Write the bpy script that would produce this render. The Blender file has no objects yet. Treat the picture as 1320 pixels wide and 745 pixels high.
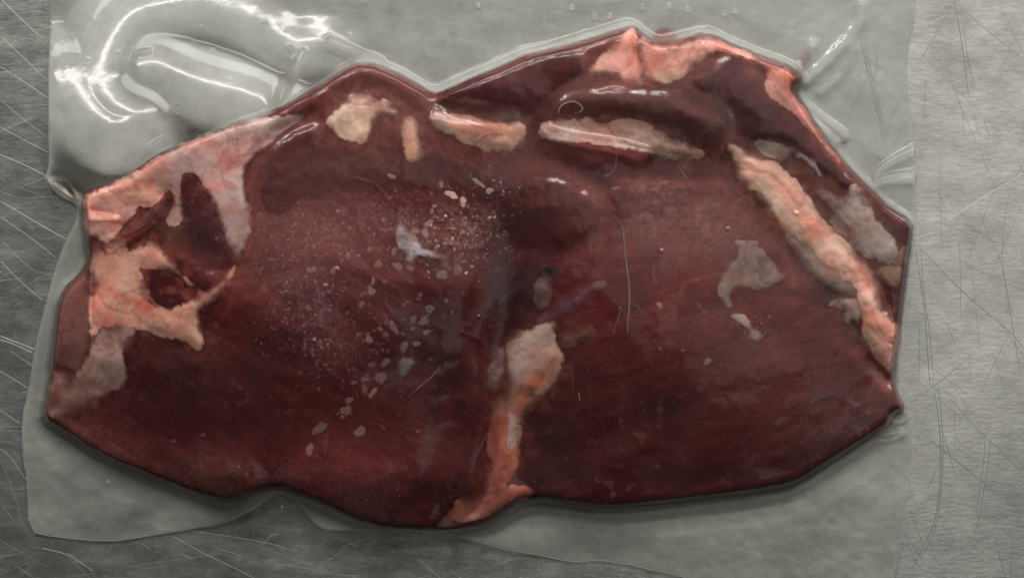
import bpy, math, random
import numpy as np
random.seed(4)
SC = bpy.context.scene
S = 0.00022                     # metres per unit of the layout plan (the plan is 1320 x 745 units)
CX, CY, HC = 660.0, 372.5, 3640.0

# ------------------------------------------------------------------ camera, light, exposure
cam_d = bpy.data.cameras.new('camera'); cam = bpy.data.objects.new('camera', cam_d)
SC.collection.objects.link(cam); SC.camera = cam
cam.location = (0, 0, HC * S); cam.rotation_euler = (0, 0, 0)
cam_d.sensor_width = 36.0; cam_d.lens = 36.0 * HC / 1320.0
cam_d.clip_start = 0.01; cam_d.clip_end = 50
W = bpy.data.worlds.new('World'); SC.world = W; W.use_nodes = True
bg = W.node_tree.nodes['Background']; bg.inputs[0].default_value = (0.9, 1.0, 0.95, 1); bg.inputs[1].default_value = 0.02

def area(name, loc, aim, sx, sy, power, col):
    d = bpy.data.lights.new(name, 'AREA'); d.shape = 'RECTANGLE'; d.size = sx; d.size_y = sy
    d.energy = power; d.color = col
    o = bpy.data.objects.new(name, d); SC.collection.objects.link(o); o.location = loc
    from mathutils import Vector
    v = Vector(aim) - Vector(loc)
    o.rotation_euler = v.to_track_quat('-Z', 'Y').to_euler()
    return o
area('ceiling_tube', (-0.12, 0.62, 1.25), (0, 0, 0), 0.66, 0.018, 3.6, (1.0, 0.97, 0.91))
area('ceiling_panel', (0.68, 0.36, 1.95), (0, 0, 0), 0.95, 1.4, 2.8, (1.0, 0.985, 0.93))
area('top_soft_light', (0.15, 1.15, 1.20), (0, 0, 0), 2.00, 0.55, 34.0, (1.0, 0.985, 0.96))  # broad soft lamp from the top side, added for diffuse light
area('fill_east', (1.30, 0.05, 0.85), (0, 0, 0), 1.6, 1.2, 4.0, (1.0, 0.97, 0.93))  # unseen fill lamp added on the right for diffuse light
area('fill_west', (-1.30, 0.15, 0.85), (0, 0, 0), 1.6, 1.2, 4.0, (1.0, 0.97, 0.93))  # unseen fill lamp added on the left for diffuse light
area('fill_south', (0.1, -1.25, 0.85), (0, 0, 0), 1.6, 1.0, 0.6, (1.0, 0.97, 0.93))  # weak fill lamp added to lift the dark lower rim
vs = SC.view_settings
vs.view_transform = 'Standard'; vs.look = 'None'; vs.gamma = 1; vs.use_curve_mapping = False; vs.exposure = 0.0

# ------------------------------------------------------------------ plan grid and field helpers
STEP = 1.25
gu = np.arange(0, 1240, STEP); gv = np.arange(-62, 806, STEP)
U, V = np.meshgrid(gu, gv)                       # rows = v
U = U.astype(np.float32); V = V.astype(np.float32)
NV, NU = U.shape

def lin(c):
    c = np.asarray(c, dtype=np.float32) / 255.0
    return np.where(c <= 0.04045, c / 12.92, ((c + 0.055) / 1.055) ** 2.4).astype(np.float32)

def noise(u, v, scale, seed, octaves=3, stretch=(1, 1), ang=0.0):
    ca, sa = math.cos(ang), math.sin(ang)
    x0 = (u * ca + v * sa) / (scale * stretch[0]); y0 = (-u * sa + v * ca) / (scale * stretch[1])
    out = 0; amp = 1.0; tot = 0
    rng = np.random.RandomState(seed)
    for k in range(octaves):
        tab = rng.rand(256, 256).astype(np.float32)
        x = x0 * 2 ** k + 37.3 * k; y = y0 * 2 ** k + 11.7 * k
        xi = np.floor(x).astype(np.int32); yi = np.floor(y).astype(np.int32)
        fx = x - xi; fy = y - yi
        fx = fx * fx * (3 - 2 * fx); fy = fy * fy * (3 - 2 * fy)
        a = tab[yi & 255, xi & 255]; b = tab[yi & 255, (xi + 1) & 255]
        c = tab[(yi + 1) & 255, xi & 255]; d = tab[(yi + 1) & 255, (xi + 1) & 255]
        out = out + amp * ((a * (1 - fx) + b * fx) * (1 - fy) + (c * (1 - fx) + d * fx) * fy)
        tot += amp; amp *= 0.5
    return (out / tot * 2 - 1).astype(np.float32)

def segdist(px, py, pts, closed):
    pts = np.asarray(pts, dtype=np.float32)
    n = len(pts); best = np.full(px.shape, 1e9, np.float32)
    for i in range(n if closed else n - 1):
        ax, ay = pts[i]; bx, by = pts[(i + 1) % n]
        dx, dy = bx - ax, by - ay; L = dx * dx + dy * dy + 1e-9
        t = np.clip(((px - ax) * dx + (py - ay) * dy) / L, 0, 1)
        best = np.minimum(best, (px - ax - t * dx) ** 2 + (py - ay - t * dy) ** 2)
    return np.sqrt(best)

def inside(px, py, pts):
    pts = np.asarray(pts, dtype=np.float32); n = len(pts)
    r = np.zeros(px.shape, bool)
    for i in range(n):
        ax, ay = pts[i]; bx, by = pts[(i + 1) % n]
        if ay == by: continue
        c = (ay > py) != (by > py)
        r ^= c & (px < (bx - ax) * (py - ay) / (by - ay) + ax)
    return r

def smooth_poly(pts, it=2, closed=True):
    for _ in range(it):
        out = []; n = len(pts)
        if not closed: out.append(pts[0])
        for i in range(n if closed else n - 1):
            a = pts[i]; b = pts[(i + 1) % n]
            out += [(a[0] * .75 + b[0] * .25, a[1] * .75 + b[1] * .25), (a[0] * .25 + b[0] * .75, a[1] * .25 + b[1] * .75)]
        if not closed: out.append(pts[-1])
        pts = out
    return pts

def box_of(pts, pad):
    p = np.asarray(pts); lo = p.min(0) - pad; hi = p.max(0) + pad
    i0 = max(0, int((lo[0] - gu[0]) / STEP)); i1 = min(NU, int((hi[0] - gu[0]) / STEP) + 2)
    j0 = max(0, int((lo[1] - gv[0]) / STEP)); j1 = min(NV, int((hi[1] - gv[0]) / STEP) + 2)
    return slice(j0, j1), slice(i0, i1)

def sdf(pts, pad=30, full=False, far=-999.0):
    out = np.full(U.shape, far, np.float32)
    w = (slice(None), slice(None)) if full else box_of(pts, pad)
    d = segdist(U[w], V[w], pts, True)
    out[w] = np.where(inside(U[w], V[w], pts), d, -d)
    return out

def linefield(pts, width, full=False):
    out = np.zeros(U.shape, np.float32); w = box_of(pts, width * 3.2)
    d = segdist(U[w], V[w], pts, False)
    out[w] = np.exp(-(d / width) ** 2)
    return out

def blur(f, sig):
    r = int(sig / STEP * 2.6) + 1
    k = np.exp(-0.5 * (np.arange(-r, r + 1) * STEP / sig) ** 2); k /= k.sum()
    for ax in (0, 1):
        p = np.pad(f, [(r, r) if a == ax else (0, 0) for a in (0, 1)], mode='edge')
        o = np.zeros_like(f)
        for i, w in enumerate(k):
            o += w * (p[i:i + f.shape[0], :] if ax == 0 else p[:, i:i + f.shape[1]])
        f = o
    return f
def sstep(a, b, x):
    t = np.clip((x - a) / (b - a), 0, 1); return t * t * (3 - 2 * t)
def samp(f, u, v):
    x = np.clip((np.asarray(u, np.float32) - gu[0]) / STEP, 0, NU - 1.01); y = np.clip((np.asarray(v, np.float32) - gv[0]) / STEP, 0, NV - 1.01)
    i = x.astype(int); j = y.astype(int); fx = x - i; fy = y - j
    return f[j, i] * (1 - fx) * (1 - fy) + f[j, i + 1] * fx * (1 - fy) + f[j + 1, i] * (1 - fx) * fy + f[j + 1, i + 1] * fx * fy

def world(u, v, h):
    k = (1 - h / HC) * S
    return np.stack([(u - CX) * k, (CY - v) * k, h * S], -1)

# ------------------------------------------------------------------ mesh makers
def link(name, me, mat, parent=None):
    o = bpy.data.objects.new(name, me); SC.collection.objects.link(o)
    if mat: me.materials.append(mat)
    if parent is not None: o.parent = parent
    return o

def mesh_np(name, co, faces, cols=None, alpha=None, smooth=True):
    me = bpy.data.meshes.new(name)
    faces = np.asarray(faces, np.int32); nf, k = faces.shape
    me.vertices.add(len(co)); me.vertices.foreach_set('co', np.ascontiguousarray(co, np.float32).ravel())
    me.loops.add(nf * k); me.loops.foreach_set('vertex_index', faces.ravel())
    me.polygons.add(nf); me.polygons.foreach_set('loop_start', np.arange(0, nf * k, k, dtype=np.int32))
    me.polygons.foreach_set('loop_total', np.full(nf, k, np.int32))
    me.polygons.foreach_set('use_smooth', np.full(nf, smooth))
    me.update(calc_edges=True)
    if cols is not None:
        a = me.color_attributes.new('tissue', 'FLOAT_COLOR', 'POINT')
        c4 = np.ones((len(co), 4), np.float32); c4[:, :3] = cols
        if alpha is not None: c4[:, 3] = alpha
        a.data.foreach_set('color', c4.ravel())
    me.validate()
    return me

def field_mesh(name, mask_sdf, h, cols=None, alpha=None, snap=False, step=1, flip=False, w=(slice(None), slice(None))):
    """sheet of grid cells that touch the area mask_sdf > 0, optionally with its rim moved onto the outline"""
    sl = (slice(None, None, step), slice(None, None, step))
    d = mask_sdf[sl]; u = U[w][sl].copy(); v = V[w][sl].copy(); hh = h[sl]
    ins = d > 0
    q = ins[:-1, :-1] | ins[1:, :-1] | ins[:-1, 1:] | ins[1:, 1:]
    used = np.zeros(d.shape, bool)
    used[:-1, :-1] |= q; used[1:, :-1] |= q; used[:-1, 1:] |= q; used[1:, 1:] |= q
    if snap:
        gy, gx = np.gradient(d, STEP * step); n = np.sqrt(gx * gx + gy * gy) + 1e-6
        m = used & ~ins
        mv = np.clip(-d, 0, STEP * step * 1.5)
        u = np.where(m, u + gx / n * mv, u); v = np.where(m, v + gy / n * mv, v)
    idx = np.full(d.shape, -1, np.int32); idx[used] = np.arange(used.sum())
    jj, ii = np.nonzero(q)
    f = np.stack([idx[jj, ii], idx[jj + 1, ii], idx[jj + 1, ii + 1], idx[jj, ii + 1]], 1)   # v runs down: this order faces up
    if flip: f = f[:, ::-1]
    co = world(u[used], v[used], hh[used])
    c = None if cols is None else cols[sl][used]
    a = None if alpha is None else alpha[sl][used]
    return mesh_np(name, co, f, c, a)

def tube(name, pts3, r, n=5, taper=0.3):
    """thin round strand along plan points (u, v, h), radius in plan units"""
    P = np.asarray(pts3, np.float64); m = len(P); co = []
    for i in range(m):
        t = P[min(i + 1, m - 1)] - P[max(i - 1, 0)]; t /= np.linalg.norm(t) + 1e-9
        s = np.array([-t[1], t[0], 0]); s /= np.linalg.norm(s) + 1e-9; w = np.cross(t, s)
        e = min(i, m - 1 - i) / max(1, (m - 1) / 2); rr = r * (taper + (1 - taper) * min(1, e * 2.5))
        for k in range(n):
            a = 2 * math.pi * k / n; co.append(P[i] + rr * (math.cos(a) * s + math.sin(a) * w))
    co = np.array(co); co = world(co[:, 0], co[:, 1], co[:, 2])
    f = [(i * n + k, i * n + (k + 1) % n, (i + 1) * n + (k + 1) % n, (i + 1) * n + k) for i in range(m - 1) for k in range(n)]
    return mesh_np(name, co, f)

def dense(pts, d=4.0):
    out = []
    for a, b in zip(pts[:-1], pts[1:]):
        n = max(1, int(math.hypot(b[0] - a[0], b[1] - a[1]) / d))
        out += [(a[0] + (b[0] - a[0]) * i / n, a[1] + (b[1] - a[1]) * i / n) for i in range(n)]
    return out + [tuple(pts[-1])]

# ------------------------------------------------------------------ materials
def mat_new(name):
    m = bpy.data.materials.new(name); m.use_nodes = True; nt = m.node_tree; nt.nodes.clear()
    return m, nt, (lambda t, **k: node(nt, t, **k))
def node(nt, t, **k):
    n = nt.nodes.new(t)
    for a, b in k.items():
        if a.startswith('i_'): n.inputs[a[2:].replace('_', ' ')].default_value = b
        else: setattr(n, a, b)
    return n

def mat_tissue(name, rough, bump, grain, scale, sss=0.0, stretch=(1, 1, 1), spec=0.35):
    m, nt, N = mat_new(name); L = nt.links.new
    at = N('ShaderNodeAttribute', attribute_name='tissue')
    tc = N('ShaderNodeTexCoord'); mp = N('ShaderNodeMapping'); mp.inputs['Scale'].default_value = stretch
    L(tc.outputs['Object'], mp.inputs['Vector'])
    nz = N('ShaderNodeTexNoise'); nz.inputs['Scale'].default_value = scale; nz.inputs['Detail'].default_value = 5; nz.inputs['Roughness'].default_value = .65
    L(mp.outputs[0], nz.inputs['Vector'])
    mr = N('ShaderNodeMapRange'); mr.inputs['From Min'].default_value = .3; mr.inputs['From Max'].default_value = .7
    mr.inputs['To Min'].default_value = 1 - grain; mr.inputs['To Max'].default_value = 1 + grain
    L(nz.outputs['Fac'], mr.inputs['Value'])
    mx = N('ShaderNodeVectorMath', operation='SCALE'); L(at.outputs['Color'], mx.inputs[0]); L(mr.outputs[0], mx.inputs['Scale'])
    bp = N('ShaderNodeBump'); bp.inputs['Strength'].default_value = bump; bp.inputs['Distance'].default_value = .0006
    L(nz.outputs['Fac'], bp.inputs['Height'])
    p = N('ShaderNodeBsdfPrincipled'); p.inputs['Roughness'].default_value = rough; p.inputs['Specular IOR Level'].default_value = spec
    if sss:
        p.inputs['Subsurface Weight'].default_value = sss; p.inputs['Subsurface Radius'].default_value = (1, .35, .2); p.inputs['Subsurface Scale'].default_value = .0016
    L(mx.outputs[0], p.inputs['Base Color']); L(bp.outputs[0], p.inputs['Normal']); L(at.outputs['Alpha'], p.inputs['Alpha'])
    o = N('ShaderNodeOutputMaterial'); L(p.outputs[0], o.inputs[0])
    return m
M_MUSCLE = mat_tissue('muscle_flesh', .6, .15, .20, 900, 0, (1, 1, 1), .02)
M_FAT = mat_tissue('raw_fat', .6, .12, .07, 700, 0, (1, 1, 1), .15)
M_SKIN = mat_tissue('connective_membrane', .6, .1, .12, 900, 0, (1, 1, 1), .1)

def mat_film(name, haze, albedo, rough, ior, mott, bump):
    m, nt, N = mat_new(name); L = nt.links.new
    tr = N('ShaderNodeBsdfTransparent'); tr.inputs[0].default_value = (.97, .975, .965, 1)
    df = N('ShaderNodeBsdfDiffuse'); df.inputs[0].default_value = (*albedo, 1)
    tc = N('ShaderNodeTexCoord')
    nz = N('ShaderNodeTexNoise'); nz.inputs['Scale'].default_value = 55; nz.inputs['Detail'].default_value = 6; nz.inputs['Roughness'].default_value = .6
    L(tc.outputs['Object'], nz.inputs['Vector'])
    mr = N('ShaderNodeMapRange'); mr.inputs['From Min'].default_value = .3; mr.inputs['From Max'].default_value = .7
    mr.inputs['To Min'].default_value = haze * (1 - mott); mr.inputs['To Max'].default_value = haze * (1 + mott)
    L(nz.outputs['Fac'], mr.inputs['Value'])
    m1 = N('ShaderNodeMixShader'); L(mr.outputs[0], m1.inputs[0]); L(tr.outputs[0], m1.inputs[1]); L(df.outputs[0], m1.inputs[2])
    n2 = N('ShaderNodeTexNoise'); n2.inputs['Scale'].default_value = 420; n2.inputs['Detail'].default_value = 3
    L(tc.outputs['Object'], n2.inputs['Vector'])
    bp = N('ShaderNodeBump'); bp.inputs['Strength'].default_value = bump; bp.inputs['Distance'].default_value = .0002
    L(n2.outputs['Fac'], bp.inputs['Height'])
    g1 = N('ShaderNodeBsdfGlossy'); g1.inputs['Roughness'].default_value = rough; L(bp.outputs[0], g1.inputs['Normal'])
    g2 = N('ShaderNodeBsdfGlossy'); g2.inputs['Roughness'].default_value = rough * 2.6; L(bp.outputs[0], g2.inputs['Normal'])
    gl = N('ShaderNodeMixShader'); gl.inputs[0].default_value = .42; L(g1.outputs[0], gl.inputs[1]); L(g2.outputs[0], gl.inputs[2])
    fr = N('ShaderNodeFresnel'); fr.inputs['IOR'].default_value = ior; L(bp.outputs[0], fr.inputs['Normal'])
    m2 = N('ShaderNodeMixShader'); L(fr.outputs[0], m2.inputs[0]); L(m1.outputs[0], m2.inputs[1]); L(gl.outputs[0], m2.inputs[2])
    o = N('ShaderNodeOutputMaterial'); L(m2.outputs[0], o.inputs[0])
    return m
M_FRONT = mat_film('clear_film', .006, (.62, .64, .60), .085, 1.45, .6, .10)
M_BACK = mat_film('cloudy_film', .37, (.86, .855, .815), .42, 1.45, .4, .15)

def mat_plain(name, col, rough, metal=0.0, alpha=1.0):
    m, nt, N = mat_new(name); p = N('ShaderNodeBsdfPrincipled')
    p.inputs['Base Color'].default_value = (*[float(x) for x in col], 1); p.inputs['Roughness'].default_value = rough
    p.inputs['Metallic'].default_value = metal; p.inputs['Alpha'].default_value = alpha
    o = N('ShaderNodeOutputMaterial'); nt.links.new(p.outputs[0], o.inputs[0]); return m

def mat_steel():
    m, nt, N = mat_new('brushed_steel'); L = nt.links.new
    tc = N('ShaderNodeTexCoord')
    def nz(scale, st, det=4, rot=0):
        mp = N('ShaderNodeMapping'); mp.inputs['Scale'].default_value = st; mp.inputs['Rotation'].default_value = (0, 0, rot)
        L(tc.outputs['Object'], mp.inputs['Vector'])
        n = N('ShaderNodeTexNoise'); n.inputs['Scale'].default_value = scale; n.inputs['Detail'].default_value = det; n.inputs['Roughness'].default_value = .7
        L(mp.outputs[0], n.inputs['Vector']); return n.outputs['Fac']
    fine = nz(1300, (.22, 1, 1), 3, .03); mid = nz(160, (.45, 1, 1), 5); big = nz(22, (1, 1, 1), 4); pit = nz(900, (1, 1, 1), 2)
    def mr(s, a, b, c=.3, d=.7):
        r = N('ShaderNodeMapRange'); r.inputs['From Min'].default_value = c; r.inputs['From Max'].default_value = d
        r.inputs['To Min'].default_value = a; r.inputs['To Max'].default_value = b; L(s, r.inputs['Value']); return r.outputs[0]
    def math_(op, a, b):
        n = N('ShaderNodeMath', operation=op); L(a, n.inputs[0]); L(b, n.inputs[1]); return n.outputs[0]
    val = math_('MULTIPLY', math_('MULTIPLY', mr(fine, .80, 1.14), mr(mid, .78, 1.15)), math_('MULTIPLY', mr(big, .74, 1.16), mr(pit, .35, 1.0, .22, .30)))
    col = N('ShaderNodeVectorMath', operation='SCALE'); col.inputs[0].default_value = (.61, .602, .568); L(val, col.inputs['Scale'])
    p = N('ShaderNodeBsdfPrincipled'); p.inputs['Metallic'].default_value = .93
    L(col.outputs[0], p.inputs['Base Color']); L(mr(mid, .22, .29), p.inputs['Roughness'])
    bp = N('ShaderNodeBump'); bp.inputs['Strength'].default_value = .09; bp.inputs['Distance'].default_value = .0003
    L(math_('ADD', fine, pit), bp.inputs['Height']); L(bp.outputs[0], p.inputs['Normal'])
    o = N('ShaderNodeOutputMaterial'); L(p.outputs[0], o.inputs[0]); return m
M_STEEL = mat_steel()
M_SCR_D = mat_plain('dark_score', (.23, .23, .22), .5, 1)
M_SCR_B = mat_plain('bright_score', (.50, .50, .47), .45, .9)
M_EDGE = mat_plain('film_cut_edge', (.40, .40, .37), .3, 0, .5)
M_FIBRE = mat_plain('pale_fibre', (.36, .25, .22), .6, 0, .45)

# ------------------------------------------------------------------ steel worktop
def quad_sheet(name, x0, y0, x1, y1, z):
    return mesh_np(name, np.array([(x0, y0, z), (x1, y0, z), (x1, y1, z), (x0, y1, z)]), [(0, 1, 2, 3)])
top = link('steel_worktop', quad_sheet('steel_worktop', -1.2, -.9, 1.2, .9, 0), M_STEEL)
top['kind'] = 'structure'

def ribbon(pts, w, h=.22):
    """V-groove ribbon: two narrow facets lying on the steel"""
    pts = np.asarray(pts, np.float64); n = len(pts); co = []; f = []
    for i in range(n):
        t = pts[min(i + 1, n - 1)] - pts[max(i - 1, 0)]; t /= np.linalg.norm(t) + 1e-9; s = np.array([-t[1], t[0]])
        e = min(1, 3.0 * min(i, n - 1 - i) / max(1, n - 1) + .25)
        for k, z in ((-1, .12), (0, .12 + h * w * .4), (1, .12)):
            co.append((*(pts[i] + s * k * w * .5 * e), z))
    co = np.array(co); co = world(co[:, 0], co[:, 1], co[:, 2])
    for i in range(n - 1):
        for k in (0, 1):
            a = i * 3 + k; f.append((a, a + 1, a + 4, a + 3))
    return co, f
def scratch_obj(pts, w, mat, curve=0):
    p = dense(smooth_poly(pts, 2, False), 8); co, f = ribbon(p, w)
    o = link('scratch', mesh_np('scratch', co, f, smooth=False), mat, top); return o
DARK = [([(1230, 0), (1240, 55), (1249, 127)], 1.5), ([(1229, 4), (1200, 55), (1182, 85)], 1.0), ([(1232, 4), (1280, 46), (1322, 78)], 1.3),
        ([(1203, 495), (1211, 545), (1213, 590), (1211, 640), (1203, 680), (1182, 720), (1174, 734)], 1.4),
        ([(1209, 495), (1215, 545), (1216, 590), (1213, 645), (1205, 684), (1188, 720)], 1.1),
        ([(1185, 318), (1230, 366), (1268, 400), (1306, 430), (1322, 452)], 1.2), ([(1180, 320), (1192, 395), (1196, 460), (1199, 500)], 1.3),
        ([(1187, 322), (1190, 370), (1200, 440), (1203, 490)], 1.0), ([(1205, 285), (1250, 302), (1322, 322)], .9),
        ([(1283, 310), (1298, 370), (1308, 440), (1316, 480)], .9), ([(1185, 555), (1240, 600), (1290, 640), (1322, 665)], 1.1),
        ([(1213, 497), (1250, 545), (1290, 580), (1322, 612)], 1.0), ([(1278, 560), (1272, 610), (1264, 660), (1256, 690)], 1.0),
        ([(1270, 560), (1268, 600), (1258, 665)], .8), ([(1170, 450), (1210, 480), (1250, 510)], .8), ([(1282, 690), (1296, 746)], .9),
        ([(1108, 45), (1120, 100), (1133, 150), (1141, 200)], 1.7), ([(1114, 55), (1124, 100), (1138, 155), (1144, 195)], 1.4),
        ([(1118, 100), (1098, 140), (1085, 175)], 1.3), ([(926, -2), (935, 20), (941, 36)], 1.6), ([(1128, 60), (1132, 90), (1120, 110)], 1.0),
        ([(1165, 120), (1150, 150), (1140, 185)], 1.0), ([(1230, 330), (1260, 350), (1322, 368)], .8), ([(1300, 250), (1290, 320), (1300, 400)], .7)]
BRIGHT = [([(1219, 286), (1260, 259), (1322, 222)], 1.6), ([(1178, 308), (1190, 304), (1202, 300)], 1.5), ([(0, -2), (28, 26), (62, 56)], 1.2),
          ([(0, 47), (28, 72), (62, 105)], 1.0), ([(0, 86), (30, 105), (62, 127)], 1.1), ([(0, 164), (30, 180), (62, 197)], 1.1),
          ([(0, 199), (30, 212), (60, 227)], 1.4), ([(0, 128), (25, 150), (60, 176)], .8), ([(0, 259), (40, 283), (86, 309)], 1.5),
          ([(0, 279), (35, 303), (72, 332)], 1.0), ([(0, 336), (25, 362), (56, 388)], 1.2), ([(0, 433), (18, 440), (44, 450)], 1.9),
          ([(0, 437), (24, 446), (42, 455)], 1.4), ([(0, 478), (20, 490), (36, 500)], 1.2), ([(0, 528), (14, 538), (26, 546)], 1.1),
          ([(0, 578), (14, 588), (36, 622)], 1.0), ([(53, 706), (85, 713), (105, 725), (120, 736)], 1.4), ([(0, 306), (20, 330), (48, 352)], .7),
          ([(222, 690), (260, 712), (300, 730), (330, 746)], 1.0), ([(240, 683), (290, 690), (350, 700), (372, 708)], .8),
          ([(1165, 672), (1200, 660), (1230, 655)], 1.2), ([(1183, 560), (1230, 577), (1260, 570)], .9), ([(4, 600), (20, 640), (30, 680)], .7)]
for p, w in DARK: scratch_obj(p, w * .85, M_SCR_D)
for p, w in BRIGHT: scratch_obj(p, w * .42, M_SCR_B)
def scatter_scratches(name, mat, n, seed, zone, wrange, lrange, angs):
    rng = random.Random(seed); CO = []; F = []; base = 0
    for _ in range(n):
        x0, y0, x1, y1 = rng.choice(zone); u = rng.uniform(x0, x1); v = rng.uniform(y0, y1)
        a = rng.choice(angs) + rng.gauss(0, .25); l = rng.uniform(*lrange) * rng.random(); b = rng.gauss(0, .03)
        pts = [(u + math.cos(a + b * t) * l * t, v + math.sin(a + b * t) * l * t) for t in (-.5, -.25, 0, .25, .5)]
        co, f = ribbon(pts, rng.uniform(*wrange)); CO.append(co); F += [tuple(i + base for i in q) for q in f]; base += len(co)
    o = link(name, mesh_np(name, np.concatenate(CO), F, smooth=False), mat, top); o['kind'] = 'stuff'
allz = [(1140, -20, 1340, 760)] * 3 + [(-20, -20, 80, 760), (0, 640, 700, 760), (680, 700, 1180, 770), (860, -20, 1180, 240), (900, 600, 1180, 770), (0, 0, 1320, 745)]
scatter_scratches('fine_dark_scratches', M_SCR_D, 420, 11, allz, (.3, .7), (20, 220), (.9, 1.3, 1.7, .5, 2.6, 0.05))
scatter_scratches('fine_bright_scratches', M_SCR_B, 150, 12, allz[3:5] + [(1140, -20, 1340, 760)], (.15, .38), (8, 110), (.7, 2.6, .55, 0.02, -.05, 2.5))

# ------------------------------------------------------------------ outlines
MEAT = [(111, 247), (144, 235), (174, 220), (201, 200), (232, 185), (268, 171), (302, 158), (339, 148), (359, 138), (386, 124), (413, 107), (440, 89),
        (460, 79), (480, 80), (504, 89), (534, 104), (556, 118), (566, 118), (584, 110), (608, 99), (641, 86), (682, 67), (708, 62), (742, 54), (776, 44), (809, 33),
        (820, 34), (832, 46), (846, 54), (863, 53), (880, 49), (910, 40), (947, 58), (991, 74), (1014, 82), (1030, 93), (1036, 103), (1026, 112), (1033, 128), (1048, 151), (1068, 181),
        (1091, 211), (1128, 248), (1148, 267), (1178, 285), (1176, 310), (1171, 347), (1164, 401), (1158, 451), (1152, 485), (1157, 500), (1168, 529),
        (1153, 533), (1147, 549), (1132, 557), (1101, 579), (1068, 599), (1038, 619), (1014, 629), (964, 638), (914, 643), (880, 648), (809, 654), (776, 656),
        (742, 651), (702, 644), (672, 646), (655, 659), (635, 673), (608, 680), (557, 683), (507, 681), (467, 673), (440, 662), (409, 648), (379, 636), (356, 629),
        (329, 636), (302, 648), (275, 646), (235, 634), (188, 614), (144, 596), (107, 575), (81, 557), (54, 542), (57, 515), (62, 492), (67, 435), (72, 394),
        (81, 372), (101, 354), (112, 335), (111, 317), (107, 284), (104, 263)]
MEAT = smooth_poly(MEAT, 1)
BAG = [(66, -60), (66, 0), (64, 60), (62, 110), (63, 200), (61, 222), (58, 230), (70, 247), (84, 257), (97, 261), (101, 272), (96, 290), (85, 310), (72, 345), (62, 380),
       (45, 450), (38, 500), (28, 540), (30, 590), (36, 622), (37, 684), (65, 691), (140, 698), (180, 692), (240, 682), (285, 675), (308, 665), (332, 652), (349, 640), (358, 634),
       (370, 639), (385, 648), (403, 672), (418, 683), (440, 683), (470, 684), (507, 684), (557, 685), (585, 689), (612, 697), (655, 709), (690, 714), (742, 725), (769, 721), (805, 726), (836, 733), (890, 745), (960, 772), (1100, 800), (1149, 800),
       (1152, 745), (1156, 710), (1165, 660), (1173, 620), (1176, 560), (1169, 529), (1157, 496), (1160, 451), (1166, 401), (1173, 347), (1181, 284), (1181, 240),
       (1178, 180), (1168, 110), (1170, 60), (1179, 28), (1180, 0), (1181, -60)]
BAGS = smooth_poly(BAG, 1)
d_meat = sdf(MEAT, full=True); d_bag = sdf(BAGS, full=True)
d_meat = d_meat + noise(U, V, 14, 3, 2) * .9

# ------------------------------------------------------------------ muscle height
def gauss2(cx, cy, rx, ry, a=0.0):
    ca, sa = math.cos(a), math.sin(a); x = (U - cx) * ca + (V - cy) * sa; y = -(U - cx) * sa + (V - cy) * ca
    return np.exp(-((x / rx) ** 2 + (y / ry) ** 2))
he = 13 + 42 * gauss2(460, 680, 180, 60) + 10 * gauss2(760, 660, 150, 60) - 5 * gauss2(1165, 420, 60, 260) - 5 * gauss2(85, 300, 60, 120) - 3 * gauss2(60, 540, 90, 60)
T = 60 + 0 * U
T = T - 20 * gauss2(90, 330, 120, 200) - 12 * gauss2(70, 540, 130, 60)
T = T + 14 * gauss2(420, 400, 220, 150) + 14 * gauss2(870, 450, 200, 130) + 7 * gauss2(460, 620, 170, 50) + 3 * gauss2(720, 270, 60, 50) + 5 * gauss2(830, 130, 130, 40)
R = 9 + 3 * noise(U, V, 160, 5, 2)
x = np.clip(d_meat / R, 0, 1)
Hm = he + (T - he) * np.sqrt(np.clip(1 - (1 - x) ** 2, 0, 1)) ** 1.15
for pts, w, dep in [([(690, 205), (730, 215), (760, 235), (800, 222), (870, 214), (945, 214)], 13, 9), ([(772, 245), (786, 272), (766, 310), (720, 330), (662, 322), (640, 270)], 9, 5),
                    ([(672, 400), (650, 430), (640, 480), (628, 560), (605, 640), (575, 682)], 18, 16), ([(400, 150), (345, 178), (325, 215), (326, 275), (300, 340), (268, 425)], 8, 7),
                    ([(940, 225), (975, 280), (1030, 345), (1090, 415), (1145, 492)], 9, 6), ([(955, 180), (1020, 215), (1055, 270), (1110, 330), (1140, 395)], 8, 6),
                    ([(556, 120), (566, 140), (600, 148), (680, 150), (700, 140)], 9, 7), ([(850, 92), (885, 130), (940, 144)], 9, 5), ([(215, 255), (235, 300), (262, 330), (300, 345)], 14, 6),
                    ([(700, 140), (725, 112), (780, 104), (850, 112)], 8, 3), ([(680, 545), (672, 600), (690, 645)], 12, 5), ([(356, 628), (352, 600), (360, 575)], 24, 8),
                    ([(630, 480), (600, 430), (640, 330)], 10, 3), ([(668, 330), (645, 470), (622, 560), (600, 650)], 46, 16)]:
    Hm -= .65 * dep * linefield(smooth_poly(pts, 1, False), w)
Hm -= .5 * sstep(0, 9, sdf([(113, 335), (72, 380), (58, 490), (104, 478), (118, 430)]))
Hm += 1.8 * noise(U, V, 70, 8, 3) + .5 * noise(U, V, 18, 9, 3, (2.4, 1), -.25) * sstep(0, 20, d_meat)
Hm = np.where(d_meat > 0, np.maximum(Hm, he * .8), he)
Hm = blur(Hm.astype(np.float32), 1.2)

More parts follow.
